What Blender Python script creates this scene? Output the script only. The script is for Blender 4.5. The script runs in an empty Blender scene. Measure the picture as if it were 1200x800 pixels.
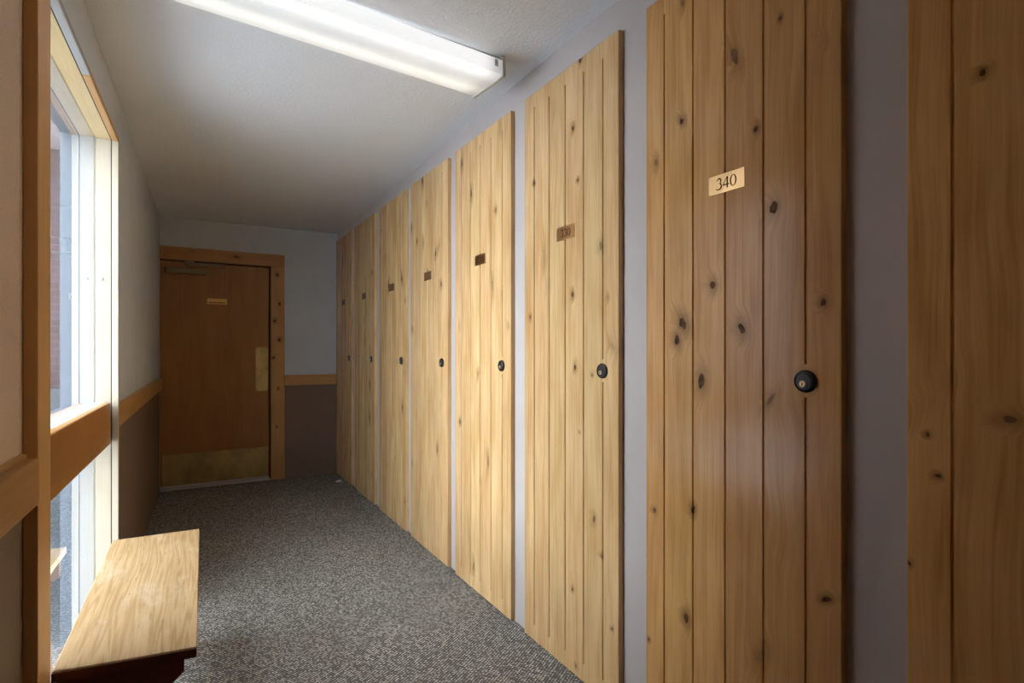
import bpy, bmesh, math, random
from mathutils import Vector, Matrix

# ------------------------------------------------------------------ camera, world, exposure
SC = bpy.context.scene
COL = SC.collection
F_PX, HOR, EYE = 640.0, 410.0, 1.24
PSI = math.atan(375.0 / F_PX)
cam = bpy.data.cameras.new('camera')
cam.sensor_width = 36.0
cam.lens = F_PX / 1200.0 * 36.0
cam.shift_y = (HOR - 400.0) / 1200.0
cam.clip_start = 0.02
camo = bpy.data.objects.new('camera', cam)
COL.objects.link(camo)
camo.location = (0, 0, EYE)
camo.rotation_euler = (math.pi / 2, 0, -PSI)
SC.camera = camo

world = bpy.data.worlds.new('overcast_sky')
SC.world = world
world.use_nodes = True
bg = world.node_tree.nodes['Background']
bg.inputs['Color'].default_value = (0.87, 0.935, 1.0, 1)
SKY = 15.5
bg.inputs['Strength'].default_value = SKY

LAMP_LEVEL = 1.0
SC.cycles.max_bounces = 14
SC.cycles.diffuse_bounces = 10
SC.cycles.transparent_max_bounces = 16
SC.view_settings.view_transform = 'Standard'
SC.view_settings.look = 'None'
SC.view_settings.gamma = 1.0
SC.view_settings.use_curve_mapping = False
SC.view_settings.exposure = 0.0

# ------------------------------------------------------------------ measurements of the place (metres)
XR = 1.278            # right wall
XD = 1.256            # front face of the locker doors
YE = 5.68             # far wall
YN = -8.0             # wall behind the photographer
L0, LK = -0.365, 0.0212   # left wall: x = L0 + LK*y


def lw(y, off=0.0):
    return L0 + LK * y + off


def ceil_z(x, y):
    a = min(1.0, max(0.0, (YE - y) / 3.4))
    b = min(1.0, max(0.0, (x + 0.3) / 1.58))
    return 2.415 + 0.042 * a * b


# ------------------------------------------------------------------ helpers
def link(o, parent=None):
    COL.objects.link(o)
    if parent is not None:
        o.parent = parent
    return o


def tag(o, label=None, cat=None, kind=None, group=None):
    if label:
        o['label'] = label
    if cat:
        o['category'] = cat
    if kind:
        o['kind'] = kind
    if group:
        o['group'] = group
    return o


def empty(name, loc=(0, 0, 0), rz=0.0):
    o = bpy.data.objects.new(name, None)
    o.empty_display_size = 0.1
    o.location = loc
    o.rotation_euler = (0, 0, rz)
    return link(o)


def obj(name, bm, mat, parent=None, smooth=False):
    bmesh.ops.recalc_face_normals(bm, faces=bm.faces[:])
    me = bpy.data.meshes.new(name)
    bm.to_mesh(me)
    bm.free()
    if mat:
        me.materials.append(mat)
    if smooth:
        for p in me.polygons:
            p.use_smooth = True
    return link(bpy.data.objects.new(name, me), parent)


def hexa(bm, pts):
    v = [bm.verts.new(p) for p in pts]
    fs = []
    for q in ((0, 3, 2, 1), (4, 5, 6, 7), (0, 1, 5, 4), (1, 2, 6, 5), (2, 3, 7, 6), (3, 0, 4, 7)):
        fs.append(bm.faces.new([v[i] for i in q]))
    return v, fs


def bevel(bm, w, seg=2):
    if w > 0:
        bmesh.ops.bevel(bm, geom=bm.edges[:], offset=w, segments=seg, affect='EDGES', profile=0.5)


def box(x0, x1, y0, y1, z0, z1, bev=0.0, seg=2, bm=None):
    own = bm is None
    if own:
        bm = bmesh.new()
    hexa(bm, [(x0, y0, z0), (x1, y0, z0), (x1, y1, z0), (x0, y1, z0),
              (x0, y0, z1), (x1, y0, z1), (x1, y1, z1), (x0, y1, z1)])
    if own:
        bevel(bm, bev, seg)
    return bm


def lbox(y0, y1, o0, o1, z0, z1, bev=0.0, seg=2, bm=None):
    """a box that follows the left wall; o0, o1 are offsets from its inner face"""
    own = bm is None
    if own:
        bm = bmesh.new()
    hexa(bm, [(lw(y0, o0), y0, z0), (lw(y0, o1), y0, z0), (lw(y1, o1), y1, z0), (lw(y1, o0), y1, z0),
              (lw(y0, o0), y0, z1), (lw(y0, o1), y0, z1), (lw(y1, o1), y1, z1), (lw(y1, o0), y1, z1)])
    if own:
        bevel(bm, bev, seg)
    return bm


def prism(pts, h, axis='Z'):
    """pts: polygon in a plane, extruded by h along axis"""
    bm = bmesh.new()

    def P(a, b, c):
        return {'Z': (a, b, c), 'X': (c, a, b), 'Y': (a, c, b)}[axis]
    lo = [bm.verts.new(P(a, b, 0)) for a, b in pts]
    hi = [bm.verts.new(P(a, b, h)) for a, b in pts]
    n = len(pts)
    bm.faces.new(lo[::-1])
    bm.faces.new(hi)
    for i in range(n):
        bm.faces.new((lo[i], lo[(i + 1) % n], hi[(i + 1) % n], hi[i]))
    return bm


def lathe_x(profile, seg=28):
    """profile: (r, x) list, turned about the X axis; closed with end fans"""
    bm = bmesh.new()
    rings = []
    for r, x in profile:
        rings.append([bm.verts.new((x, r * math.cos(2 * math.pi * i / seg), r * math.sin(2 * math.pi * i / seg))) for i in range(seg)])
    for a, b in zip(rings, rings[1:]):
        for i in range(seg):
            bm.faces.new((a[i], a[(i + 1) % seg], b[(i + 1) % seg], b[i]))
    bm.faces.new(rings[0][::-1])
    bm.faces.new(rings[-1])
    return bm


# ------------------------------------------------------------------ materials
class NT:
    def __init__(self, name):
        self.mat = bpy.data.materials.new(name)
        self.mat.use_nodes = True
        self.t = self.mat.node_tree
        self.b = self.t.nodes['Principled BSDF']
        self.out = self.t.nodes['Material Output']

    def n(self, typ, **kw):
        nd = self.t.nodes.new(typ)
        for k, v in kw.items():
            setattr(nd, k, v)
        return nd

    def put(self, sock, v):
        if hasattr(v, 'is_output') or isinstance(v, bpy.types.NodeSocket):
            self.t.links.new(v, sock)
        else:
            sock.default_value = v

    def m(self, op, a, b=None, c=None, clamp=False):
        nd = self.n('ShaderNodeMath', operation=op, use_clamp=clamp)
        self.put(nd.inputs[0], a)
        if b is not None:
            self.put(nd.inputs[1], b)
        if c is not None:
            self.put(nd.inputs[2], c)
        return nd.outputs[0]

    def sep(self, v):
        nd = self.n('ShaderNodeSeparateXYZ')
        self.put(nd.inputs[0], v)
        return nd.outputs

    def comb(self, x, y, z):
        nd = self.n('ShaderNodeCombineXYZ')
        for s, v in zip(nd.inputs, (x, y, z)):
            self.put(s, v)
        return nd.outputs[0]

    def noise(self, vec, scale=5.0, detail=4.0, rough=0.5, dist=0.0):
        nd = self.n('ShaderNodeTexNoise')
        self.put(nd.inputs['Vector'], vec)
        nd.inputs['Scale'].default_value = scale
        nd.inputs['Detail'].default_value = detail
        nd.inputs['Roughness'].default_value = rough
        nd.inputs['Distortion'].default_value = dist
        return nd.outputs[0]

    def ramp(self, v, lo, hi, a=0.0, b=1.0):
        nd = self.n('ShaderNodeMapRange', interpolation_type='SMOOTHSTEP')
        self.put(nd.inputs['Value'], v)
        for k, x in (('From Min', lo), ('From Max', hi), ('To Min', a), ('To Max', b)):
            nd.inputs[k].default_value = x
        return nd.outputs['Result']

    def mix(self, f, a, b, typ='MIX'):
        nd = self.n('ShaderNodeMix', data_type='RGBA', blend_type=typ)
        self.put(nd.inputs[0], f)
        self.put(nd.inputs[6], a if not isinstance(a, tuple) else (*a, 1))
        self.put(nd.inputs[7], b if not isinstance(b, tuple) else (*b, 1))
        return nd.outputs[2]

    def objco(self):
        return self.n('ShaderNodeTexCoord').outputs['Object']

    def rand(self):
        return self.n('ShaderNodeObjectInfo').outputs['Random']

    def bump(self, h, strength=0.2, dist=0.002):
        nd = self.n('ShaderNodeBump')
        nd.inputs['Strength'].default_value = strength
        nd.inputs['Distance'].default_value = dist
        self.put(nd.inputs['Height'], h)
        self.t.links.new(nd.outputs[0], self.b.inputs['Normal'])

    def base(self, c):
        self.put(self.b.inputs['Base Color'], c if not isinstance(c, tuple) else (*c, 1))

    def set(self, **kw):
        for k, v in kw.items():
            self.b.inputs[k.replace('_', ' ')].default_value = v


def knot_group():
    g = bpy.data.node_groups.new('knot', 'ShaderNodeTree')
    I = g.interface
    for nm in ('A', 'B', 'CA', 'CB', 'R', 'Aspect', 'Cos', 'Sin', 'Strength', 'CoreIn', 'HaloIn'):
        I.new_socket(nm, in_out='INPUT', socket_type='NodeSocketFloat')
    for nm in ('Core', 'Halo'):
        I.new_socket(nm, in_out='OUTPUT', socket_type='NodeSocketFloat')
    gi = g.nodes.new('NodeGroupInput')
    go = g.nodes.new('NodeGroupOutput')
    gi_o = {s.name: s for s in gi.outputs}

    def m(op, a, b=None, c=None):
        nd = g.nodes.new('ShaderNodeMath')
        nd.operation = op
        for s, v in zip(nd.inputs, (a, b, c)):
            if v is None:
                continue
            if isinstance(v, bpy.types.NodeSocket):
                g.links.new(v, s)
            else:
                s.default_value = v
        return nd.outputs[0]

    def ramp(v, lo, hi):
        nd = g.nodes.new('ShaderNodeMapRange')
        nd.interpolation_type = 'SMOOTHSTEP'
        g.links.new(v, nd.inputs['Value'])
        nd.inputs['From Min'].default_value = lo
        nd.inputs['From Max'].default_value = hi
        nd.inputs['To Min'].default_value = 1
        nd.inputs['To Max'].default_value = 0
        return nd.outputs['Result']
    da = m('SUBTRACT', gi_o['A'], gi_o['CA'])
    db = m('SUBTRACT', gi_o['B'], gi_o['CB'])
    u = m('ADD', m('MULTIPLY', da, gi_o['Cos']), m('MULTIPLY', db, gi_o['Sin']))
    v = m('SUBTRACT', m('MULTIPLY', db, gi_o['Cos']), m('MULTIPLY', da, gi_o['Sin']))
    u = m('DIVIDE', u, gi_o['R'])
    v = m('DIVIDE', v, m('MULTIPLY', gi_o['R'], gi_o['Aspect']))
    d2 = m('ADD', m('MULTIPLY', u, u), m('MULTIPLY', v, v))
    d = m('SQRT', d2)
    core = m('MULTIPLY', ramp(d, 0.78, 1.08), m('MINIMUM', 1.0, m('MAXIMUM', 0.0, m('MULTIPLY', m('SUBTRACT', gi_o['Strength'], 0.48), 2.6))))
    halo = m('MULTIPLY', ramp(d, 0.4, 4.6), gi_o['Strength'])
    g.links.new(m('MAXIMUM', core, gi_o['CoreIn']), go.inputs['Core'])
    g.links.new(m('MAXIMUM', halo, gi_o['HaloIn']), go.inputs['Halo'])
    return g


KNOT = knot_group()


def wood(name, dark, light, axis='Z', across='Y', rough=0.3, knots=(), voro=0.0, figure=1.0, wear=0.0, tone=0.12,
         knot_col=(0.045, 0.022, 0.012), spec=0.5, bump=0.08, ring=42.0):
    """clear-finished softwood: grain along `axis`; knots = (across, along, radius, aspect, angle, strength)"""
    t = NT(name)
    s = dict(zip('XYZ', t.sep(t.objco())))
    third = ({'X', 'Y', 'Z'} - {axis, across}).pop()
    A, B, C = s[across], s[axis], s[third]
    rnd = t.rand()
    core, halo = 0.0, 0.0
    # wobble the knot outlines
    wob = t.noise(t.comb(t.m('MULTIPLY', A, 60), t.m('MULTIPLY', B, 40), 0.0), 1.0, 2.0)
    wobc = t.m('MULTIPLY', t.m('SUBTRACT', wob, 0.5), 0.014)
    Ak = t.m('ADD', A, wobc)
    Bk = t.m('SUBTRACT', B, wobc)
    for (ka, kb, r, asp, ang, st) in knots:
        g = t.n('ShaderNodeGroup')
        g.node_tree = KNOT
        for k, v in (('A', Ak), ('B', Bk), ('CA', ka), ('CB', kb), ('R', r), ('Aspect', asp), ('Cos', math.cos(ang)),
                     ('Sin', math.sin(ang)), ('Strength', st), ('CoreIn', core), ('HaloIn', halo)):
            t.put(g.inputs[k], v)
        core, halo = g.outputs['Core'], g.outputs['Halo']
    if voro > 0:
        vo = t.n('ShaderNodeTexVoronoi', feature='F1')
        vo.inputs['Scale'].default_value = 1.0
        vo.inputs['Randomness'].default_value = 0.95
        t.put(vo.inputs['Vector'], t.comb(t.m('MULTIPLY', Ak, voro), t.m('MULTIPLY', Bk, voro * 0.5), t.m('MULTIPLY', rnd, 9.0)))
        sc = t.n('ShaderNodeSeparateColor')
        t.put(sc.inputs[0], vo.outputs['Color'])
        on = t.m('GREATER_THAN', sc.outputs[0], 0.45)
        size = t.m('MULTIPLY_ADD', sc.outputs[1], 0.05, 0.035)
        q = t.m('DIVIDE', vo.outputs['Distance'], size)
        vc = t.m('MULTIPLY', t.ramp(q, 0.5, 1.15, 1, 0), on)
        vh = t.m('MULTIPLY', t.ramp(q, 0.5, 3.6, 1, 0), on)
        core = t.m('MAXIMUM', core, vc)
        halo = t.m('MAXIMUM', halo, vh)
    # grain
    off = t.m('MULTIPLY', rnd, 23.0)
    warp = t.noise(t.comb(t.m('MULTIPLY', A, 5.0), t.m('MULTIPLY', B, 1.6), off), 1.0, 2.0)
    A2 = t.m('ADD', A, t.m('MULTIPLY', t.m('SUBTRACT', warp, 0.5), 0.05))
    A2 = t.m('ADD', A2, t.m('MULTIPLY', halo, 0.035))
    vec = t.comb(t.m('MULTIPLY', A2, 14.0), t.m('MULTIPLY_ADD', B, 0.55, off), t.m('MULTIPLY', C, 14.0))
    broad = t.noise(vec, 1.0, 3.0, 0.55)
    rings = t.m('MULTIPLY_ADD', t.m('SINE', t.m('MULTIPLY', broad, ring)), 0.5, 0.5)
    rings = t.m('POWER', rings, 1.6)
    fine = t.noise(t.comb(t.m('MULTIPLY', A2, 170.0), t.m('MULTIPLY_ADD', B, 3.0, off), t.m('MULTIPLY', C, 170.0)), 1.0, 3.0, 0.6)
    cloud = t.noise(t.comb(t.m('MULTIPLY', A, 9.0), t.m('MULTIPLY_ADD', B, 2.4, off), C), 1.0, 3.0, 0.5)
    g = t.m('MULTIPLY_ADD', rings, -0.30 * figure, 0.62)
    g = t.m('ADD', g, t.m('MULTIPLY', t.m('SUBTRACT', fine, 0.5), 0.85))
    g = t.m('ADD', g, t.m('MULTIPLY', t.m('SUBTRACT', cloud, 0.5), 1.25))
    g = t.m('ADD', g, t.m('MULTIPLY', t.m('SUBTRACT', broad, 0.5), 0.35), clamp=True)
    col = t.mix(g, dark, light)
    col = t.mix(1.0, col, t.n('ShaderNodeRGB').outputs[0], 'MULTIPLY') if False else col
    tn = t.n('ShaderNodeHueSaturation')
    t.put(tn.inputs['Value'], t.m('MULTIPLY_ADD', rnd, tone, 1.0 - tone * 0.5))
    t.put(tn.inputs['Hue'], t.m('MULTIPLY_ADD', t.m('FRACT', t.m('MULTIPLY', rnd, 7.3)), 0.009, 0.4945))
    t.put(tn.inputs['Color'], col)
    col = tn.outputs[0]
    if wear > 0:
        w = t.noise(t.comb(t.m('MULTIPLY', A, 7.0), t.m('MULTIPLY', B, 3.0), 0.0), 1.0, 5.0, 0.65)
        col = t.mix(t.m('MULTIPLY', t.ramp(w, 0.5, 0.75), wear), col, (0.62, 0.50, 0.36))
        w2 = t.noise(t.comb(t.m('MULTIPLY', A, 120.0), t.m('MULTIPLY', B, 9.0), 3.0), 1.0, 3.0, 0.6)
        col = t.mix(t.m('MULTIPLY', t.ramp(w2, 0.60, 0.75), wear * 0.8), col, (0.20, 0.10, 0.035))
    dk = tuple(x * 0.45 for x in dark)
    col = t.mix(t.m('MULTIPLY', t.m('POWER', halo, 1.7) if not isinstance(halo, float) else 0.0, 0.75), col, dk)
    kc = t.mix(t.ramp(wob, 0.35, 0.65), knot_col, tuple(x * 3.2 for x in knot_col))
    col = t.mix(t.m('MULTIPLY', core, 0.93) if not isinstance(core, float) else 0.0, col, kc)
    t.base(col)
    t.put(t.b.inputs['Roughness'], t.m('MULTIPLY_ADD', core, 0.4, rough))
    t.put(t.b.inputs['Specular IOR Level'], t.m('MULTIPLY_ADD', core, -0.8 * spec, spec))
    t.bump(t.m('ADD', t.m('MULTIPLY', fine, 0.5), t.m('MULTIPLY', core if not isinstance(core, float) else 0.0, -1.2)), bump, 0.0015)
    return t.mat


def paint(name, col, bump_scale=160.0, bump=0.15, dist=0.0015, var=0.05, rough=0.6, speck=0.0):
    t = NT(name)
    co = t.objco()
    v = t.noise(co, 1.7, 4.0, 0.6)
    c2 = tuple(x * (1 - var * 2) for x in col)
    c = t.mix(t.ramp(v, 0.3, 0.7), c2, col)
    if speck:
        sp = t.noise(co, 210.0, 2.0, 0.6)
        c = t.mix(t.m('MULTIPLY', t.ramp(sp, 0.58, 0.72), speck), c, tuple(min(1, x * 1.6) for x in col))
        c = t.mix(t.m('MULTIPLY', t.ramp(sp, 0.42, 0.30), speck), c, tuple(x * 0.6 for x in col))
    t.base(c)
    t.set(Roughness=rough)
    h = t.noise(co, bump_scale, 3.0, 0.55)
    t.bump(t.ramp(h, 0.35, 0.7), bump, dist)
    return t.mat


def plain(name, col, rough=0.5, metal=0.0, mottling=0.08, scale=20.0):
    t = NT(name)
    v = t.noise(t.objco(), scale, 4.0, 0.6)
    t.base(t.mix(v, tuple(x * (1 - mottling) for x in col), tuple(min(1, x * (1 + mottling)) for x in col)))
    t.set(Roughness=rough, Metallic=metal)
    return t.mat


def brass(name, col, rough, smear=0.2):
    t = NT(name)
    s = t.sep(t.objco())
    v = t.noise(t.comb(t.m('MULTIPLY', s[0], 6.0), t.m('MULTIPLY', s[1], 6.0), t.m('MULTIPLY', s[2], 4.0)), 1.0, 5.0, 0.65)
    t.base(t.mix(t.ramp(v, 0.35, 0.7), tuple(x * 0.7 for x in col), col))
    t.set(Metallic=1.0)
    t.put(t.b.inputs['Roughness'], t.m('MULTIPLY_ADD', v, smear, rough - smear * 0.5))
    return t.mat


def carpet_mat():
    t = NT('loop_carpet')
    s = t.sep(t.objco())
    # rows of loops, running slightly askew to the corridor
    a = math.radians(33)
    x = t.m('ADD', t.m('MULTIPLY', s[0], math.cos(a)), t.m('MULTIPLY', s[1], math.sin(a)))
    y = t.m('SUBTRACT', t.m('MULTIPLY', s[1], math.cos(a)), t.m('MULTIPLY', s[0], math.sin(a)))
    vo = t.n('ShaderNodeTexVoronoi', feature='F1')
    vo.inputs['Scale'].default_value = 1.0
    vo.inputs['Randomness'].default_value = 0.16
    t.put(vo.inputs['Vector'], t.comb(t.m('MULTIPLY', x, 112.0), t.m('MULTIPLY', y, 88.0), 0.0))
    sc = t.n('ShaderNodeSeparateColor')
    t.put(sc.inputs[0], vo.outputs['Color'])
    loop = t.ramp(vo.outputs['Distance'], 0.1, 0.62, 1, 0)
    yarn = t.mix(t.ramp(sc.outputs[0], 0.15, 0.9), (0.24, 0.232, 0.22), (0.62, 0.60, 0.565))
    yarn = t.mix(t.ramp(sc.outputs[1], 0.80, 0.98), yarn, (0.80, 0.77, 0.71))
    big = t.noise(t.comb(s[0], s[1], 0.0), 2.2, 4.0, 0.6)
    yarn = t.mix(t.m('MULTIPLY', t.ramp(big, 0.35, 0.65), 0.22), yarn, (0.26, 0.25, 0.235))
    col = t.mix(t.ramp(loop, 0.0, 0.75), (0.075, 0.07, 0.064), yarn)
    t.base(col)
    t.set(Roughness=0.95)
    t.b.inputs['Specular IOR Level'].default_value = 0.1
    t.bump(loop, 0.7, 0.003)
    return t.mat


def glass_mat():
    t = NT('window_glass')
    t.t.nodes.remove(t.b)
    fr = t.n('ShaderNodeFresnel')
    fr.inputs['IOR'].default_value = 1.5
    geo = t.n('ShaderNodeNewGeometry')
    # double glazing: four glass-air surfaces together reflect 4F / (1 + 3F)
    F = fr.outputs[0]
    tot = t.m('DIVIDE', t.m('MULTIPLY', F, 4.0), t.m('MULTIPLY_ADD', F, 3.0, 1.0))
    fac = t.m('MULTIPLY', tot, t.m('SUBTRACT', 1.0, geo.outputs['Backfacing']))
    tr = t.n('ShaderNodeBsdfTransparent')
    tr.inputs[0].default_value = (0.96, 0.98, 0.98, 1)
    gl = t.n('ShaderNodeBsdfGlossy')
    gl.inputs['Roughness'].default_value = 0.015
    mx = t.n('ShaderNodeMixShader')
    t.put(mx.inputs[0], fac)
    t.t.links.new(tr.outputs[0], mx.inputs[1])
    t.t.links.new(gl.outputs[0], mx.inputs[2])
    t.t.links.new(mx.outputs[0], t.out.inputs[0])
    return t.mat


def lens_mat():
    """acrylic wrap lens with the glow of two tubes painted into its emission"""
    t = NT('lit_acrylic_lens')
    s = t.sep(t.objco())
    band = None
    for c, w, k in ((-0.098, 0.045, 1.0), (0.050, 0.034, 0.62)):
        d = t.m('DIVIDE', t.m('SUBTRACT', s[1], c), w)
        g = t.m('MULTIPLY', t.m('EXPONENT', t.m('MULTIPLY', t.m('MULTIPLY', d, d), -1.0)), k)
        band = g if band is None else t.m('ADD', band, g)
    endf = t.ramp(t.m('ABSOLUTE', s[0]), 0.50, 0.605, 1.0, 0.35)
    lev = t.m('MULTIPLY', t.m('MULTIPLY_ADD', band, 0.50, 0.36), endf)  # tube bands and end fade painted as emission; no tubes inside
    t.base((0.75, 0.76, 0.76))
    t.set(Roughness=0.25)
    warm = t.ramp(s[1], -0.02, 0.05)
    t.put(t.b.inputs['Emission Color'], t.mix(warm, (0.96, 0.98, 1.0), (1.0, 0.98, 0.88)))
    t.put(t.b.inputs['Emission Strength'], t.m('MULTIPLY', lev, LAMP_LEVEL))
    return t.mat


def brick_mat():
    t = NT('far_red_brick')
    br = t.n('ShaderNodeTexBrick')
    co = t.sep(t.objco())
    t.put(br.inputs['Vector'], t.comb(t.m('ADD', co[0], co[1]), co[2], 0.0))
    br.inputs['Color1'].default_value = (0.15, 0.105, 0.105, 1)
    br.inputs['Color2'].default_value = (0.19, 0.14, 0.145, 1)
    br.inputs['Mortar'].default_value = (0.22, 0.20, 0.205, 1)
    br.inputs['Scale'].default_value = 4.0
    br.inputs['Mortar Size'].default_value = 0.02
    t.base(br.outputs[0])
    t.set(Roughness=0.9)
    return t.mat


PINE_D, PINE_L = (0.52, 0.285, 0.10), (0.80, 0.565, 0.295)
HONEY_D, HONEY_L = (0.52, 0.245, 0.068), (0.82, 0.49, 0.19)
M = {}
M['wall_r'] = paint('taupe_wall_paint', (0.54, 0.485, 0.465), 120, 0.12, 0.001)
M['wall_g'] = paint('blue_grey_wall_paint', (0.62, 0.655, 0.70), 120, 0.15, 0.001)
M['wall_b'] = paint('brown_wainscot', (0.22, 0.145, 0.105), 150, 0.2, 0.001, speck=0.3)
M['wall_t'] = paint('bounce_tan_textured_wall', (0.70, 0.55, 0.43), 170, 0.25, 0.0015, speck=0.35)  # warm bounce from the doors painted into the tan
M['ceil'] = paint('ceiling_texture', (0.82, 0.85, 0.89), 85, 0.35, 0.0025, var=0.02)
M['carpet'] = carpet_mat()
M['trim_y'] = wood('pine_trim_upright', (0.42, 0.20, 0.055), (0.60, 0.345, 0.12), 'Z', 'X', 0.38, voro=5.0, figure=0.5)
M['door_casing'] = wood('knotty_door_casing', (0.42, 0.19, 0.055), (0.58, 0.31, 0.11), 'Z', 'X', 0.4, knots=[(0.707, 1.961, 0.01, 1.3, 0.0, 0.95), (0.726, 1.683, 0.009, 1.3, 0.0, 0.95), (0.684, 1.518, 0.011, 1.3, 0.0, 0.95), (0.722, 1.338, 0.011, 1.3, 0.0, 0.95), (0.673, 1.166, 0.009, 1.3, 0.0, 0.95), (0.715, 0.871, 0.007, 1.3, 0.0, 0.95), (0.7, 0.503, 0.006, 1.3, 0.0, 0.95)], figure=0.6)
M['door_head'] = wood('knotty_door_head', (0.42, 0.19, 0.055), (0.58, 0.31, 0.11), 'X', 'Z', 0.4, knots=[(2.103, 0.355, 0.01, 2.6, 0.0, 0.75), (2.126, 0.0, 0.006, 2.0, 0.0, 0.7)], figure=0.6)
M['trim_post'] = wood('pine_post', (0.66, 0.37, 0.12), (0.80, 0.50, 0.19), 'Z', 'Y', 0.38, voro=5.0, figure=0.5)
M['trim_x'] = wood('pine_trim_across', (0.42, 0.20, 0.055), (0.60, 0.345, 0.12), 'X', 'Z', 0.38, voro=5.0, figure=0.5)
M['trim_l'] = wood('pine_trim_along', (0.42, 0.20, 0.055), (0.60, 0.345, 0.12), 'Y', 'Z', 0.38, voro=5.0, figure=0.5)
M['rail_w'] = wood('orange_window_rail', (0.40, 0.165, 0.036), (0.52, 0.24, 0.062), 'Y', 'Z', 0.35, figure=0.4)
M['jamb'] = wood('pale_pine_jamb', (0.40, 0.34, 0.245), (0.50, 0.45, 0.355), 'Z', 'X', 0.42, voro=6.0, figure=0.35)
M['head'] = wood('pale_pine_head', (0.50, 0.35, 0.17), (0.66, 0.49, 0.26), 'Y', 'X', 0.42, voro=6.0, figure=0.35)
M['jamb2'] = wood('whitewashed_jamb', (0.40, 0.385, 0.355), (0.49, 0.475, 0.445), 'Z', 'X', 0.45, voro=6.0, figure=0.3)
M['head2'] = wood('whitewashed_head', (0.40, 0.345, 0.265), (0.50, 0.45, 0.37), 'Y', 'X', 0.45, voro=6.0, figure=0.3)
M['vinyl'] = plain('white_sash_paint', (0.22, 0.235, 0.255), 0.4)
M['alu'] = plain('grey_blue_outer_frame', (0.26, 0.30, 0.36), 0.45)
M['glass'] = glass_mat()
M['leaf'] = wood('brown_veneer', (0.30, 0.115, 0.025), (0.42, 0.185, 0.048), 'Z', 'X', 0.38, figure=0.5, wear=0.0, tone=0.0)
M['bench_top'] = wood('worn_bench_top', (0.36, 0.21, 0.085), (0.60, 0.42, 0.225), 'Y', 'X', 0.5, figure=1.5, wear=0.9, ring=85.0)
M['bench_leg'] = wood('dark_bench_leg', (0.10, 0.032, 0.012), (0.16, 0.055, 0.02), 'Z', 'X', 0.5, figure=0.6)
M['brass_pl'] = brass('brass_push_plate', (0.62, 0.46, 0.20), 0.38)
M['plate'] = brass('copper_gold_plate', (0.92, 0.60, 0.29), 0.32, 0.06)
M['plate_c'] = brass('brass_plate_dim', (0.74, 0.41, 0.18), 0.32, 0.06)  # same brass plate, its dimmer reflection painted into the colour
M['plate_d'] = plain('brass_plate_unlit', (0.13, 0.062, 0.026), 0.6)  # brass plates of the far doors; dark reflections painted as matt brown
M['plate_d'].node_tree.nodes['Principled BSDF'].inputs['Specular IOR Level'].default_value = 0.15
M['engrave'] = plain('engraved_brown', (0.10, 0.035, 0.012), 0.9)
M['engrave'].node_tree.nodes['Principled BSDF'].inputs['Specular IOR Level'].default_value = 0.0
M['sign'] = plain('gold_sign_plate', (0.95, 0.62, 0.18), 0.4, 0.1)
M['sign_ink'] = plain('sign_print', (0.45, 0.20, 0.03), 0.5)
M['closer'] = plain('bronze_grey_closer', (0.27, 0.21, 0.13), 0.45, 0.2)
M['dark'] = plain('dark_gap', (0.03, 0.018, 0.01), 0.7)
M['bronze'] = plain('dark_bronze', (0.045, 0.045, 0.048), 0.38, 0.7)
M['plug'] = plain('brass_plug', (0.70, 0.55, 0.28), 0.35, 0.9)
M['steel'] = plain('screw_steel', (0.75, 0.75, 0.75), 0.3, 0.9)
M['alu_strip'] = plain('aluminium_threshold', (0.62, 0.58, 0.56), 0.4, 0.7)
M['pan'] = plain('white_enamel', (0.68, 0.68, 0.66), 0.4)
M['endcap'] = plain('grey_end_cap', (0.55, 0.53, 0.49), 0.5)
M['lens'] = lens_mat()
M['greytrim'] = paint('grey_painted_trim', (0.38, 0.37, 0.36), 90, 0.1, 0.001)
M['snow'] = paint('trodden_snow', (0.62, 0.65, 0.70), 14, 0.5, 0.03, var=0.15)
M['concrete'] = paint('grey_concrete', (0.13, 0.15, 0.165), 60, 0.2, 0.003, var=0.1)
M['brick'] = brick_mat()
M['walk'] = paint('wet_walkway', (0.16, 0.18, 0.205), 9, 0.2, 0.01, var=0.3, rough=0.5)
M['soffit'] = plain('pinkish_soffit', (0.50, 0.42, 0.42), 0.8)
M['slate'] = plain('lavender_grey_cladding', (0.30, 0.295, 0.33), 0.8)
M['paper'] = plain('white_paper', (0.8, 0.79, 0.76), 0.8)

# ------------------------------------------------------------------ setting: floor, ceiling, walls
bm = bmesh.new()
nx, ny = 8, 30
gv = [[None] * (ny + 1) for _ in range(nx + 1)]
for i in range(nx + 1):
    for j in range(ny + 1):
        y = YN - 0.1 + (YE + 0.35 - YN) * j / ny
        xl = lw(y) - 0.17 if True else 0
        x = xl + (XR + 0.12 - xl) * i / nx
        gv[i][j] = (x, y)
vt = [[bm.verts.new((*gv[i][j], ceil_z(*gv[i][j]))) for j in range(ny + 1)] for i in range(nx + 1)]
vb = [[bm.verts.new((*gv[i][j], 2.60)) for j in range(ny + 1)] for i in range(nx + 1)]
for i in range(nx):
    for j in range(ny):
        bm.faces.new((vt[i][j], vt[i][j + 1], vt[i + 1][j + 1], vt[i + 1][j]))
        bm.faces.new((vb[i][j], vb[i + 1][j], vb[i + 1][j + 1], vb[i][j + 1]))
for i in range(nx):
    for j in (0, ny):
        bm.faces.new((vt[i][j], vt[i + 1][j], vb[i + 1][j], vb[i][j]))
for j in range(ny):
    for i in (0, nx):
        bm.faces.new((vt[i][j], vt[i][j + 1], vb[i][j + 1], vb[i][j]))
tag(obj('ceiling', bm, M['ceil']), 'light grey lightly textured ceiling above the corridor', 'ceiling', 'structure')

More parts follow.
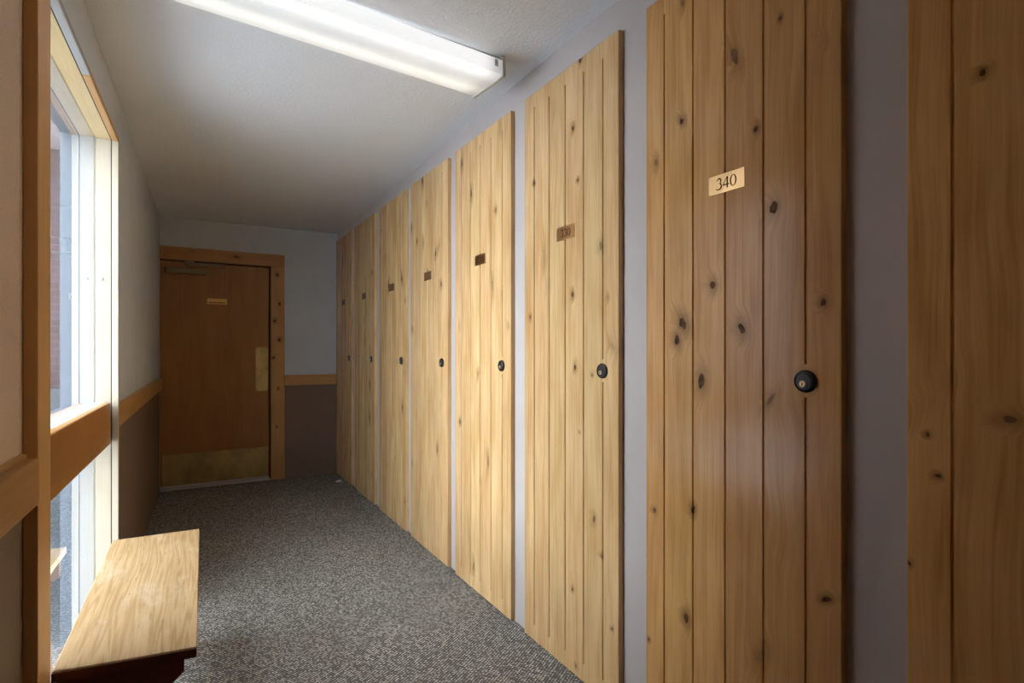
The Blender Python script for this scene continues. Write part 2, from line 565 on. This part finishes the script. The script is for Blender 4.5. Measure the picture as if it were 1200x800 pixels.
tag(obj('floor', box(-0.46, XR + 0.1, YN - 0.1, YE + 0.3, -0.06, 0.0), M['carpet']),
    'grey brown flecked loop carpet along the corridor', 'floor', 'structure')
TOP = 2.52
tag(obj('wall_right', box(XR, XR + 0.12, YN - 0.1, YE + 0.25, -0.06, TOP), M['wall_r']),
    'taupe grey painted wall behind the row of locker doors', 'wall', 'structure')
tag(obj('wall_near', box(-0.55, XR, YN - 0.12, YN, -0.06, TOP), M['wall_r']), 'plain wall closing the corridor behind the camera', 'wall', 'structure')

# far wall: opening for the door x -0.235 .. 0.652, z 0 .. 2.04
DX0, DX1, DZ = -0.2445, 0.652, 2.04
bm = bmesh.new()
box(-0.60, DX0, YE, YE + 0.16, -0.06, TOP, bm=bm)
box(DX0, DX1, YE, YE + 0.16, DZ, TOP, bm=bm)
box(DX1, XR, YE, YE + 0.16, 0.95, TOP, bm=bm)
wf = tag(obj('wall_far', bm, M['wall_g']), 'blue grey painted end wall around the brown door', 'wall', 'structure')
obj('wainscot', box(DX1, XR, YE, YE + 0.16, -0.06, 0.95), M['wall_b'], wf)['label'] = 'dark brown lower part of the end wall'
tag(obj('trim_1', box(0.774, XR, YE - 0.018, YE, 0.897, 0.998, 0.002), M['trim_x']),
    'short pine chair rail on the end wall beside the brown door', 'chair rail', 'structure')

# left wall: window opening y 1.74 .. 2.935, head z 2.15
WY0, WY1, WZ1 = 1.74, 2.92, 2.15
bm = bmesh.new()
lbox(2.94, YE + 0.16, -0.17, 0, 0.94, TOP, bm=bm)
lbox(1.66, 2.94, -0.17, 0, WZ1 + 0.02, TOP, bm=bm)
wl = tag(obj('wall_left', bm, M['wall_g']), 'grey painted left wall beyond and above the window', 'wall', 'structure')
obj('wainscot', lbox(2.94, YE, -0.17, 0.0, -0.06, 0.94), M['wall_b'], wl)['label'] = 'brown lower part of the left wall beyond the window'
obj('bottom_curb', lbox(1.70, 2.94, -0.17, -0.01, -0.06, -0.001), M['wall_b'], wl)
bm = bmesh.new()
lbox(YN, 1.66, -0.17, 0, 0.94, TOP, bm=bm)
wn = tag(obj('wall_left_near', bm, M['wall_t']), 'textured wall tinted tan with door bounce at the left edge before the window', 'wall', 'structure')
obj('wainscot', lbox(YN, 1.66, -0.17, 0.0, -0.06, 0.94), M['wall_b'], wn)['label'] = 'brown lower part of the tan wall'
tag(obj('trim_2', lbox(2.965, YE - 0.02, 0, 0.02, 0.897, 0.997, 0.002), M['trim_l']),
    'pine chair rail along the left wall beyond the window', 'chair rail', 'structure')
r3 = tag(obj('trim_3', lbox(YN, 1.602, 0.012, 0.034, 0.893, 0.998, 0.003), M['trim_l']),
         'knotty pine chair rail on the tan wall before the window', 'chair rail', 'structure')
obj('back_strip', lbox(YN, 1.606, 0.0, 0.0115, 0.905, 1.008, 0.002), M['trim_l'], r3)

# ------------------------------------------------------------------ window
W = empty('window_1', (lw(2.3), 2.3, 0.06))
tag(W, 'tall wood framed window in the left wall with upper and lower panes', 'window', 'structure')


def wpart(name, bm, mat, parent=None, label=None):
    o = obj(name, bm, mat)
    p = parent or W
    o.parent = p
    o.matrix_parent_inverse = Matrix.Translation(-W.location)
    if label:
        o['label'] = label
    return o


wpart('post', lbox(1.625, 1.74, 0.0, 0.027, 0.0, 2.30, 0.002), M['trim_post'], label='thick pine post on the near side of the window')
wpart('near_jamb', lbox(1.715, 1.74, -0.0535, -0.001, 0.0, WZ1), M['jamb'])
wpart('casing', lbox(WY1 - 0.003, WY1 + 0.018, 0.004, 0.027, 0.0, WZ1 + 0.02, 0.002), M['jamb'])
wpart('jamb_board', lbox(WY1, WY1 + 0.02, -0.053, 0.0, 0.0, WZ1, 0.001), M['jamb'])
wpart('head_board', lbox(1.74, WY1, -0.054, 0.0, WZ1, WZ1 + 0.02, 0.001), M['head'])
wpart('head_casing', lbox(2.27, WY1 + 0.018, 0.004, 0.027, WZ1 - 0.003, WZ1 + 0.018, 0.002), M['trim_l'])
wpart('grey_strip', lbox(1.74, 2.268, 0.004, 0.027, WZ1 - 0.003, WZ1 + 0.018, 0.002), M['greytrim'], label='grey painted strip along the window head')
wpart('grey_strip', lbox(WY1 + 0.019, WY1 + 0.105, 0.0, 0.012, 1.0, WZ1 + 0.02, 0.001), M['wall_g'], label='grey painted flat trim beside the window')
wpart('gap_shade_strip', lbox(WY1 - 0.001, WY1 + 0.016, 0.0002, 0.0038, 0.0, WZ1), M['dark'])  # solid dark strips standing in for the shade inside the gaps
wpart('gap_shade_strip', lbox(1.741, WY1 + 0.016, 0.0002, 0.0038, WZ1 - 0.001, WZ1 + 0.016), M['dark'])
# cross rail between the panes, with its sill
wpart('cross_rail', lbox(1.742, 2.875, -0.02, 0.004, 0.838, 1.018, 0.006), M['rail_w'], label='wide orange stained rail between the panes')
wpart('sill', lbox(1.742, WY1 - 0.001, -0.0535, -0.0205, 0.840, 1.016, 0.001), M['jamb2'])
# glazing and the outside frame beyond it
fb = bmesh.new()
lbox(1.715, WY1 + 0.02, -0.172, -0.0605, WZ1, WZ1 + 0.02, bm=fb)
lbox(1.715, 1.74, -0.172, -0.0605, -0.03, WZ1, bm=fb)
lbox(WY1, WY1 + 0.02, -0.172, -0.0605, -0.03, WZ1, bm=fb)
lbox(1.74, WY1, -0.172, -0.0605, 0.86, 1.0, bm=fb)
lbox(1.74, WY1, -0.172, -0.0605, -0.06, -0.03, bm=fb)
wpart('outer_frame', fb, M['alu'])
for z0, z1 in ((0.93, WZ1 + 0.01), (0.0, 0.929)):
    wpart('pane', lbox(1.73, WY1 + 0.01, -0.060, -0.054, z0, z1), M['glass'])
for o in (-0.032,):
    yf = WY1
    bmx = bmesh.new()
    bmesh.ops.create_uvsphere(bmx, u_segments=12, v_segments=8, radius=0.0075)
    for v in bmx.verts:
        v.co = Vector((lw(yf, o) + v.co.x, yf - 0.001 + v.co.y * 0.45, 1.545 + v.co.z))
    wpart('screw', bmx, M['steel'])

# ------------------------------------------------------------------ end door
D = empty('door_1', (0.208, YE, 0))
tag(D, 'brown veneered door with brass plates at the end of the corridor', 'door', 'structure')


def dpart(name, bm, mat, parent=None, label=None, smooth=False):
    o = obj(name, bm, mat, None, smooth)
    o.parent = parent or D
    if parent is None or parent is D:
        o.matrix_parent_inverse = Matrix.Translation(-D.location)
    if label:
        o['label'] = label
    return o


YL = YE + 0.028       # face of the leaf
dpart('casing', box(DX1, DX1 + 0.120, YE - 0.02, YE + 0.0, 0.0, DZ, 0.002), M['door_casing'])
dpart('head_casing', box(DX0, DX1 + 0.120, YE - 0.02, YE + 0.0, DZ + 0.001, DZ + 0.113, 0.002), M['door_head'])
dpart('jamb', box(DX1 - 0.008, DX1 + 0.0, YE + 0.001, YE + 0.15, 0.0, DZ), M['bench_leg'])
dpart('head_jamb', box(DX0, DX1, YE + 0.001, YE + 0.15, DZ - 0.006, DZ), M['bench_leg'])
leaf = dpart('leaf', box(DX0 + 0.004, DX1 - 0.014, YL, YL + 0.045, 0.022, DZ - 0.012, 0.002), M['leaf'])
dpart('kick_plate', box(DX0 + 0.016, DX1 - 0.022, YL - 0.002, YL, 0.036, 0.312, 0.0006, 1), M['brass_pl'], leaf, 'wide brass kick plate')
pp = dpart('push_plate', box(0.522, 0.630, YL - 0.002, YL, 0.850, 1.268, 0.0006, 1), M['brass_pl'], leaf, 'upright brass push plate')
for sx in (0.530, 0.622):
    for sz in (0.860, 1.060, 1.258):
        b = bmesh.new()
        bmesh.ops.create_icosphere(b, subdivisions=1, radius=0.005)
        for v in b.verts:
            v.co = Vector((sx + v.co.x, YL - 0.002 + v.co.y * 0.4, sz + v.co.z))
        dpart('screw', b, M['bronze'], leaf)
sg = dpart('sign_plate', box(0.120, 0.280, YL - 0.003, YL, 1.660, 1.712, 0.001, 1), M['sign'], leaf, 'small gold sign plate')
dpart('sign_line', box(0.131, 0.269, YL - 0.0036, YL - 0.003, 1.669, 1.680), M['sign_ink'], leaf)
# closer
cb = dpart('closer_body', box(-0.200, 0.112, YL - 0.050, YL, 1.922, 1.968, 0.006), M['closer'], D, 'bronze grey hydraulic door closer')
dpart('closer_end', box(-0.207, -0.199, YL - 0.046, YL, 1.925, 1.965, 0.003), M['dark'], cb)
bmx = lathe_x([(0.017, 0), (0.019, 0.006), (0.019, 0.05), (0.015, 0.058)], 20)
bmesh.ops.rotate(bmx, verts=bmx.verts[:], cent=(0, 0, 0), matrix=Matrix.Rotation(-math.pi / 2, 3, 'Y'))
bmesh.ops.translate(bmx, verts=bmx.verts[:], vec=(0.012, YL - 0.027, 1.910))
dpart('closer_spindle', bmx, M['closer'], cb, smooth=False)
bmx = prism([(-0.062, 0), (-0.048, 0.024), (0.0, 0.030), (0.018, 0.018), (0.018, -0.010), (-0.04, -0.014)], 0.05, 'Y')
bmesh.ops.translate(bmx, verts=bmx.verts[:], vec=(0.0, YE - 0.032, 2.012))
dpart('closer_bracket', bmx, M['closer'], cb)
b = bmesh.new()
hexa(b, [(-0.02, YL - 0.040, 1.996), (0.275, YL - 0.085, 1.996), (0.283, YL - 0.060, 1.996), (-0.01, YL - 0.015, 1.996),
         (-0.02, YL - 0.040, 2.022), (0.245, YL - 0.085, 2.022), (0.253, YL - 0.060, 2.022), (-0.01, YL - 0.015, 2.022)])
dpart('closer_arm', b, M['closer'], cb)
dpart('threshold', box(DX0, DX1, YE - 0.015, YE + 0.08, 0.0, 0.012, 0.003), M['alu_strip'], D, 'thin metal threshold strip')
dpart('door_sweep', box(DX0 + 0.006, DX1 - 0.016, YL - 0.006, YL, 0.018, 0.034, 0.001), M['alu_strip'], leaf)
dpart('backing', box(DX0, DX1, YE + 0.150, YE + 0.158, 0.0, DZ), M['dark'], D)

# ------------------------------------------------------------------ locker doors
DW, DH, DT, DB = 0.610, 2.334, 0.0215, 0.005
SEAMS = [-0.305 + a for a in (0.078, 0.190, 0.301, 0.417, 0.528)]     # measured from the far (left) edge
GZ0, GZ1 = 0.068, 2.276
LOCK_Z, LOCK_A = 1.166, 0.525
PIXD = {}


def pix_to_door(px, py, yc):
    """a mark seen on a door's face -> (across, height); across grows towards the photographer"""
    a = (px - 600.0) / F_PX
    b = (HOR - py) / F_PX
    s, c = math.sin(PSI), math.cos(PSI)
    dx, dy = s + a * c, c - a * s
    t = XD / dx
    return yc - t * dy, EYE + t * b


def plank_bm(e0, e1, gl, gr):
    """one board; e0, e1 its edges (across), gl / gr groove intervals (z) along each edge or None for an outer edge"""
    g, dp, bv = 0.0033, 0.0045, 0.0012
    zs = {DB, DH}
    for iv in (gl or []) + (gr or []):
        for a, d in ((iv[0], 1), (iv[1], -1)):
            zs.add(a)
            zs.add(a + d * 0.004)
    for z, d in ((DB, 1), (DH, -1)):
        zs.add(z + d * 0.002)
    zs = sorted(zs)

    def openness(z, gs):
        for a, b in gs:
            if a + 0.0039 <= z <= b - 0.0039:
                return 1
        return 0
    bm = bmesh.new()
    rings = []
    for z in zs:
        end = 0.0015 if z in (DB, DH) else 0.0
        def side(e, s, gs):
            # from front to back: (across, depth); s = +1 when the board lies on the + side of e
            if gs is None:
                return [(e + s * (g + bv), end), (e + s * 0.0025, end), (e + s * 0.0007, 0.0007 + end), (e, 0.0025), (e, DT)]
            if openness(z, gs):
                return [(e + s * (g + bv), end), (e + s * g, bv), (e + s * g * 0.8, dp), (e, dp), (e, DT)]
            return [(e + s * (g + bv), end), (e + s * g, end), (e + s * g * 0.6, end), (e, end), (e, DT)]
        pts = side(e0, 1, gl)[::-1] + side(e1, -1, gr)
        rings.append([bm.verts.new((d, -a, z)) for a, d in pts])
    n = len(rings[0])
    for A_, B_ in zip(rings, rings[1:]):
        for i in range(n):
            bm.faces.new((A_[i], A_[(i + 1) % n], B_[(i + 1) % n], B_[i]))
    bm.faces.new(rings[0][::-1])
    bm.faces.new(rings[-1])
    return bm


def digit_bm(ch):
    """a serif numeral as flat strokes in a unit box (u right, v up), returns quads"""
    quads = []

    def stroke(pts):
        L = []
        for i, (x, y, w) in enumerate(pts):
            a = pts[max(0, i - 1)]
            b = pts[min(len(pts) - 1, i + 1)]
            tx, ty = b[0] - a[0], b[1] - a[1]
            l = math.hypot(tx, ty) or 1
            nx_, ny_ = -ty / l * w / 2, tx / l * w / 2
            L.append(((x + nx_, y + ny_), (x - nx_, y - ny_)))
        for p, q in zip(L, L[1:]):
            quads.append((p[0], p[1], q[1], q[0]))

    def arc(cx, cy, rx, ry, a0, a1, wf, n=16):
        return [(cx + rx * math.cos(math.radians(a0 + (a1 - a0) * i / n)), cy + ry * math.sin(math.radians(a0 + (a1 - a0) * i / n)), wf(i / n)) for i in range(n + 1)]
    if ch == '0':
        n = 28
        stroke([(0.26 * math.cos(2 * math.pi * i / n), 0.46 * math.sin(2 * math.pi * i / n), 0.045 + 0.085 * abs(math.cos(2 * math.pi * i / n)) ** 1.3) for i in range(n + 1)])
    elif ch == '3':
        stroke(arc(-0.02, 0.22, 0.20, 0.25, 165, -75, lambda t: 0.05 + 0.08 * max(0, math.sin(math.pi * min(1, t * 1.15))) ** 2))
        stroke(arc(-0.05, -0.20, 0.27, 0.27, 80, -140, lambda t: 0.05 + 0.09 * math.sin(math.pi * t) ** 2))
        stroke([(-0.29, -0.40, 0.10), (-0.22, -0.40, 0.09), (-0.17, -0.42, 0.05)])
    elif ch == '4':
        stroke([(0.12, 0.47, 0.13), (0.12, -0.48, 0.13)])
        stroke([(0.10, 0.46, 0.05), (-0.30, -0.15, 0.05)])
        stroke([(-0.33, -0.19, 0.10), (0.30, -0.19, 0.10)])
    elif ch == '2':
        stroke(arc(-0.02, 0.20, 0.22, 0.26, 160, -25, lambda t: 0.05 + 0.09 * t))
        stroke([(0.18, 0.09, 0.13), (0.05, -0.15, 0.09), (-0.28, -0.42, 0.05)])
        stroke([(-0.29, -0.43, 0.10), (0.24, -0.43, 0.10), (0.28, -0.30, 0.04)])
    return quads


def numeral(ch, h, u0):
    """mesh in the door's frame; front is -x, u runs along -y"""
    bm = bmesh.new()
    for q in digit_bm(ch):
        f = [bm.verts.new((-0.0022, -(u0 + u * h), v * h)) for u, v in q]
        b = [bm.verts.new((-0.0016, -(u0 + u * h), v * h)) for u, v in q]
        bm.faces.new(f)
        bm.faces.new(b[::-1])
        for i in range(4):
            bm.faces.new((f[i], f[(i + 1) % 4], b[(i + 1) % 4], b[i]))
    return bm


def seg_list(interrupt):
    return [(GZ0, LOCK_Z - 0.038), (LOCK_Z + 0.040, GZ1)] if interrupt else [(GZ0, GZ1)]


EDGES = [-DW / 2] + SEAMS + [DW / 2]
LOCK_ACROSS = -0.305 + LOCK_A + 0.003


def plank_meshes():
    out = []
    for i in range(6):
        gl = None if i == 0 else seg_list(i - 1 == 4)
        gr = None if i == 5 else seg_list(i == 4)
        b = plank_bm(EDGES[i], EDGES[i + 1], gl, gr)
        bmesh.ops.recalc_face_normals(b, faces=b.faces[:])
        me = bpy.data.meshes.new('plank')
        b.to_mesh(me)
        b.free()
        me.materials.append(None)
        out.append(me)
    return out


PLANKS = plank_meshes()


def mesh_from(bm, name, mat, smooth=False):
    bmesh.ops.recalc_face_normals(bm, faces=bm.faces[:])
    me = bpy.data.meshes.new(name)
    bm.to_mesh(me)
    bm.free()
    me.materials.append(mat)
    if smooth:
        for p in me.polygons:
            p.use_smooth = True
    return me


LOCK_ME = mesh_from(lathe_x([(0.0265, 0.0), (0.0265, -0.005), (0.0245, -0.0085), (0.0215, -0.010), (0.0200, -0.0085), (0.0185, -0.0085),
                             (0.0175, -0.0100), (0.004, -0.0103)]), 'lock_cylinder', M['bronze'])
PLUG_ME = mesh_from(lathe_x([(0.0078, -0.009), (0.0078, -0.0118), (0.0068, -0.0124), (0.001, -0.0124)], 20), 'plug', M['plug'])
KEY_ME = mesh_from(box(-0.0130, -0.0120, -0.0013, 0.0013, -0.0052, 0.0035), 'keyhole', M['dark'])
PLATE_ME = mesh_from(box(-0.0016, 0.0, -0.0575, 0.0575, -0.0262, 0.0262, 0.0004, 1), 'number_plate', M['plate'])


def part(name, me, parent, loc=(0, 0, 0), mat=None):
    o = bpy.data.objects.new(name, me)
    link(o, parent)
    o.location = loc
    if mat is not None:
        o.material_slots[0].link = 'OBJECT'
        o.material_slots[0].material = mat
    return o


def locker_door(yc, mat, number, label, plate=None, plate_tilt=0.0, lean=0.0):
    root = empty('locker_door', (XD, yc, 0.0))
    tag(root, label, 'locker door', None, 'numbered pine locker doors')
    for me in PLANKS:
        part('plank', me, root, (0, 0, 0), mat)
    pl = part('number_plate', PLATE_ME, root, (0, 0, 1.697), plate)
    pl.rotation_euler = (0, math.radians(plate_tilt), 0)
    if number:
        for k, ch in enumerate(number):
            part('numeral', mesh_from(numeral(ch, 0.032, (k - 1) * 0.0225), 'numeral', M['engrave']), pl)
    lk = part('lock_cylinder', LOCK_ME, root, (0, -LOCK_ACROSS, LOCK_Z))
    part('plug', PLUG_ME, lk, (0, 0.002, -0.006))
    part('keyhole', KEY_ME, lk, (0, 0.002, -0.006))
    return root


def px_knots(yc, items):
    out = []
    for it in items:
        px, py, r = it[:3]
        asp, ang, st = (list(it[3:]) + [1.5, 0.0, 1.0][len(it) - 3:])[:3]
        u, z = pix_to_door(px, py, yc)
        out.append((-u, z, r, asp, ang, st))      # the planks' local y is -across
    return out


def rnd_knots(seed, n):
    r = random.Random(seed)
    return [(r.uniform(-0.29, 0.29), r.uniform(0.1, 2.28), r.uniform(0.004, 0.011), r.uniform(1.2, 3.0), r.uniform(-0.3, 0.3), r.uniform(0.5, 1.0)) for _ in range(n)]


YC = dict(a=0.248, b=0.988, c=1.730, d=2.460, e=3.172, f=3.880, g=4.620, h=5.350)
k340 = px_knots(YC['b'], [(861, 66, .009, 3.0, -.35, .75), (799, 141, .006, 1.6, -.5), (886, 151, .006, 1.3, 0), (769, 191, .008, 1.8, 0, .7),
                          (835, 334, .010, 1.2, 0, .85), (869, 385, .011, 1.5, -.3, .9), (800, 379, .012, 1.7, -.45), (793.5, 398, .009, 1.8, -.1),
                          (822, 446, .012, 1.9, .1, .9), (907, 243, .011, 1.5, 0, .8), (965, 354, .007, 1.2, 0), (903, 468, .006, 3.2, .6, .7),
                          (938, 505, .016, 2.2, .25, .45), (812, 597, .007, 1.5, 0, .9), (767, 598, .006, 1.4, 0, .8), (920, 628, .014, 2.4, -.4, .35),
                          (804, 724, .009, 1.7, 0), (969, 702, .010, .6, -.5), (893, 768, .010, 2.2, .5, .6), (760, 749, .004, 1.2, 0),
                          (800, 4, .008, 1.6, 0, .7), (914, 22, .004, 1.5, 0), (963, 46, .006, 2.0, -.5, .4)])
k330 = px_knots(YC['c'], [(671.5, 150, .006, 1.6, 0), (626, 214, .006, 1.3, 0), (677, 211, .005, 1.3, 0), (704, 288, .010, 1.7, 0, .7), (638, 303, .006, 6.0, 0, .6),
                          (642.5, 335, .010, 2.2, 0, .5), (671, 345, .007, 1.5, 0, .95), (621, 372, .006, 1.4, 0, .9), (712, 348, .006, 1.3, 0, .6),
                          (674, 430, .006, 2.0, 0, .95), (718, 406, .010, 1.8, -.4, .6), (694, 439, .005, 1.3, 0, .7), (679, 506, .004, 1.1, 0, .7), (635, 529, .008, 2.0, 0, .3),
                          (696, 608, .006, 2.2, 0, .8), (705, 651, .006, 1.4, 0, .7), (671, 690, .005, 1.5, 0, .8), (675, 780, .006, 1.5, 0, .7), (717, 737, .005, 1.3, 0, .8),
                          (680, 70, .007, 1.2, 0), (650, 125, .010, 2.4, 0, .4)])
k320 = px_knots(YC['d'], [(541, 192, .008, 2.6, 0, .9), (552, 227, .008, 3.0, 0, .9), (581, 246, .007, 1.8, 0, .8), (577, 334, .007, 4.5, 0, .7), (588, 345, .006, 3.0, 0, .5),
                          (539, 494, .008, 1.5, 0, .95), (560, 438, .008, 2.2, .3, .7), (572, 541, .008, 4.0, 0, .75), (563, 564, .007, 2.0, 0, .5), (555, 664, .007, 4.0, 0, .8),
                          (538, 382, .007, 2.0, 0, .6), (596, 382, .006, 2.0, 0, .6), (586, 148, .007, 3.0, 0, .6), (545, 290, .02, 3.0, 0, .2)])
k_d3 = px_knots(YC['e'], [(495, 212, .011, 2.6, 0, .9), (500, 238, .006, 2.0, 0, .7), (482, 267, .008, 2.4, 0), (488.5, 283, .008, 1.4, 0, .9), (496, 285, .010, 2.2, 0, .7),
                          (510.5, 297, .008, 2.6, .2, .9), (517, 333, .009, 2.0, 0, .9), (512.5, 526, .007, 3.0, 0, .95), (483, 542, .007, 1.5, 0, .7), (483, 386, .008, 2.0, 0, .8),
                          (501, 317, .006, 1.5, 0, .8), (516, 475, .007, 2.0, 0, .4), (514, 290, .007, 3.0, .3, .7)])
kN = px_knots(YC['a'], [(1152, 85, .006, 1.0, 0), (1182, 492, .011, .7, 0, .8), (1087, 509, .004, 1.0, 0), (1099, 558, .005, 1.0, 0, .9), (1078, 478, .010, 4.0, .7, .35), (1066, 660, .003, 1.3, 0)])


def pine(nm, kn, honey=False, fig=0.75):
    return wood('knotty_pine_' + nm, HONEY_D if honey else PINE_D, HONEY_L if honey else PINE_L, 'Z', 'Y', 0.21, knots=kn, figure=fig, tone=0.16, spec=0.30)


locker_door(YC['a'], pine('near', kN, True), None, 'darkest pine locker door, cut off by the right edge of the picture')
locker_door(YC['b'], pine('b', k340, True), '340', 'large honey pine locker door with bright gold plate numbered 340')
locker_door(YC['c'], pine('c', k330), '330', 'pale pine locker door with dim-tinted brass plate numbered 330', plate=M['plate_c'])
locker_door(YC['d'], pine('d', k320), '320', 'pale pine locker door with small dark plate, next beyond door 330', plate=M['plate_c'])
locker_door(YC['e'], pine('e', k_d3), None, 'pine locker door, second beyond door 330, with dark knots near its top', plate=M['plate_d'])
locker_door(YC['f'], pine('f', rnd_knots(5, 15)), None, 'pine locker door, third from the end wall', plate=M['plate_d'])
locker_door(YC['g'], pine('g', rnd_knots(11, 16)), None, 'pine locker door, second from the end wall', plate=M['plate_d'])
locker_door(YC['h'], pine('h', rnd_knots(23, 14)), None, 'farthest pine locker door, tucked against the end wall', plate=M['plate_d'])

# ------------------------------------------------------------------ ceiling light (runs across the corridor)
LA = math.radians(5.2)
LC = Vector((0.487, 2.015, 0.0))
LC.z = ceil_z(1.0, 2.0) - 0.001
lamp = empty('ceiling_light', LC, LA)
tag(lamp, 'lit fluorescent ceiling light with clear wraparound lens across the corridor', 'ceiling light')
HL = 0.61
prof = [(-0.118, -0.022), (-0.118, -0.068), (-0.114, -0.078), (-0.104, -0.082), (-0.04, -0.084), (0.04, -0.084), (0.104, -0.082), (0.114, -0.078), (0.118, -0.068), (0.118, -0.022)]
obj('housing', box(-HL + 0.01, HL - 0.01, -0.095, 0.095, -0.021, -0.001, 0.003), M['pan'], lamp)
bm = prism(prof, 2 * HL - 0.012, 'X')
bmesh.ops.translate(bm, verts=bm.verts[:], vec=(-HL + 0.006, 0, 0))
obj('lens', bm, M['lens'], lamp)
for s in (-1, 1):
    pr2 = [(u * 1.045, v * 1.0 - 0.004) for u, v in prof[1:-1]]
    pr2 = [(-0.123, -0.002)] + [(-0.123, -0.083)] + [(-0.118, -0.088), (0.118, -0.088)] + [(0.123, -0.083)] + [(0.123, -0.002)]
    bm = prism(pr2, 0.012, 'X')
    bmesh.ops.translate(bm, verts=bm.verts[:], vec=(s * HL - (0.006), 0, 0))
    obj('end_cap', bm, M['endcap'], lamp)
obj('lens_clip', box(HL - 0.045, HL - 0.028, -0.1195, -0.1165, -0.055, -0.026, 0.001), M['pan'], lamp)

# ------------------------------------------------------------------ bench
B = empty('bench', (-0.136, 2.247, 0.0), 0.0)
tag(B, 'low wooden bench with worn pale top below the window', 'bench')
rzb = -math.atan2(0.0155, 1.09)
bm = bmesh.new()
T0, T1 = 0.424, 0.450
hexa(bm, [(-0.161, -0.520, T0), (0.148, -0.565, T0), (0.165, 0.538, T0), (-0.148, 0.550, T0),
          (-0.161, -0.520, T1), (0.148, -0.565, T1), (0.165, 0.538, T1), (-0.148, 0.550, T1)])
bevel(bm, 0.003)
seat = obj('seat', bm, M['bench_top'], B)
# dark front edge of the board at the near end
bm = bmesh.new()
hexa(bm, [(-0.162, -0.5235, T0 - 0.001), (0.146, -0.5685, T0 - 0.001), (0.146, -0.5645, T0 - 0.001), (-0.162, -0.5195, T0 - 0.001),
          (-0.162, -0.5235, T1 - 0.004), (0.146, -0.5685, T1 - 0.004), (0.146, -0.5645, T1 - 0.004), (-0.162, -0.5195, T1 - 0.004)])
obj('end_edge', bm, M['bench_leg'], seat)
leg_prof = [(-0.125, 0.0), (-0.03, 0.0), (-0.02, 0.05), (0.0, 0.07), (0.02, 0.05), (0.03, 0.0), (0.112, 0.0), (0.112, 0.10), (0.075, 0.20), (0.070, 0.28), (0.088, 0.345),
            (0.118, 0.372), (0.118, 0.424), (-0.150, 0.424), (-0.150, 0.372), (-0.10, 0.345), (-0.082, 0.28), (-0.088, 0.20), (-0.125, 0.10)]
for yy in (-0.525, 0.42):
    bm = prism(leg_prof, 0.03, 'Y')
    bmesh.ops.translate(bm, verts=bm.verts[:], vec=(0, yy, 0))
    obj('leg', bm, M['bench_leg'], B)
obj('shade_board', box(-0.015, 0.015, -0.494, 0.419, 0.075, 0.423, 0.003), M['bench_leg'], B)  # deep panel added under the seat to block window light from the floor
b = bmesh.new()
bmesh.ops.create_uvsphere(b, u_segments=12, v_segments=8, radius=0.005)
bmesh.ops.translate(b, verts=b.verts[:], vec=(0.158, -0.520, 0.437))
obj('bolt_head', b, M['steel'], B, True)

# a scrap of paper by the farthest locker
b = bmesh.new()
vs = [b.verts.new(p) for p in ((0, 0, 0.001), (0.045, 0.01, 0.001), (0.05, 0.05, 0.012), (0.02, 0.06, 0.004), (-0.004, 0.035, 0.008))]
b.faces.new(vs)
r = bmesh.ops.extrude_face_region(b, geom=b.faces[:])
bmesh.ops.translate(b, verts=[v for v in r['geom'] if isinstance(v, bmesh.types.BMVert)], vec=(0, 0, 0.001))
o = obj('paper_scrap', b, M['paper'])
o.location = (1.17, 5.24, 0.0)
tag(o, 'tiny white paper scrap on the carpet under the farthest locker door', 'paper scrap')

# ------------------------------------------------------------------ outside the window
tag(obj('walkway_outside', box(-1.75, -0.36, -4.0, 5.89, -0.20, -0.062, 0.0), M['walk']), 'wet grey concrete walkway outside the window', 'walkway', 'structure')
tag(obj('ground_outside', box(-12.0, -0.56, -6.0, 14.0, -0.35, -0.205), M['snow']), 'trodden bluish snow outside the window', 'ground', 'structure')
bw = tag(obj('brick_wall', box(-7.0, -0.62, 5.9, 6.3, -0.08, 9.0), M['brick']), 'dull red brick wing of the building outside the window', 'building wall', 'structure')
tag(obj('low_wall', box(-3.6, -0.70, 5.0, 5.2, -0.08, 0.96, 0.01), M['concrete']), 'low grey concrete wall outside the window', 'wall', 'structure')
tag(obj('canopy', box(-3.2, -0.60, 4.7, 5.89, 2.92, 3.10, 0.01), M['soffit']), 'pinkish roof canopy seen high through the window', 'canopy', 'structure')
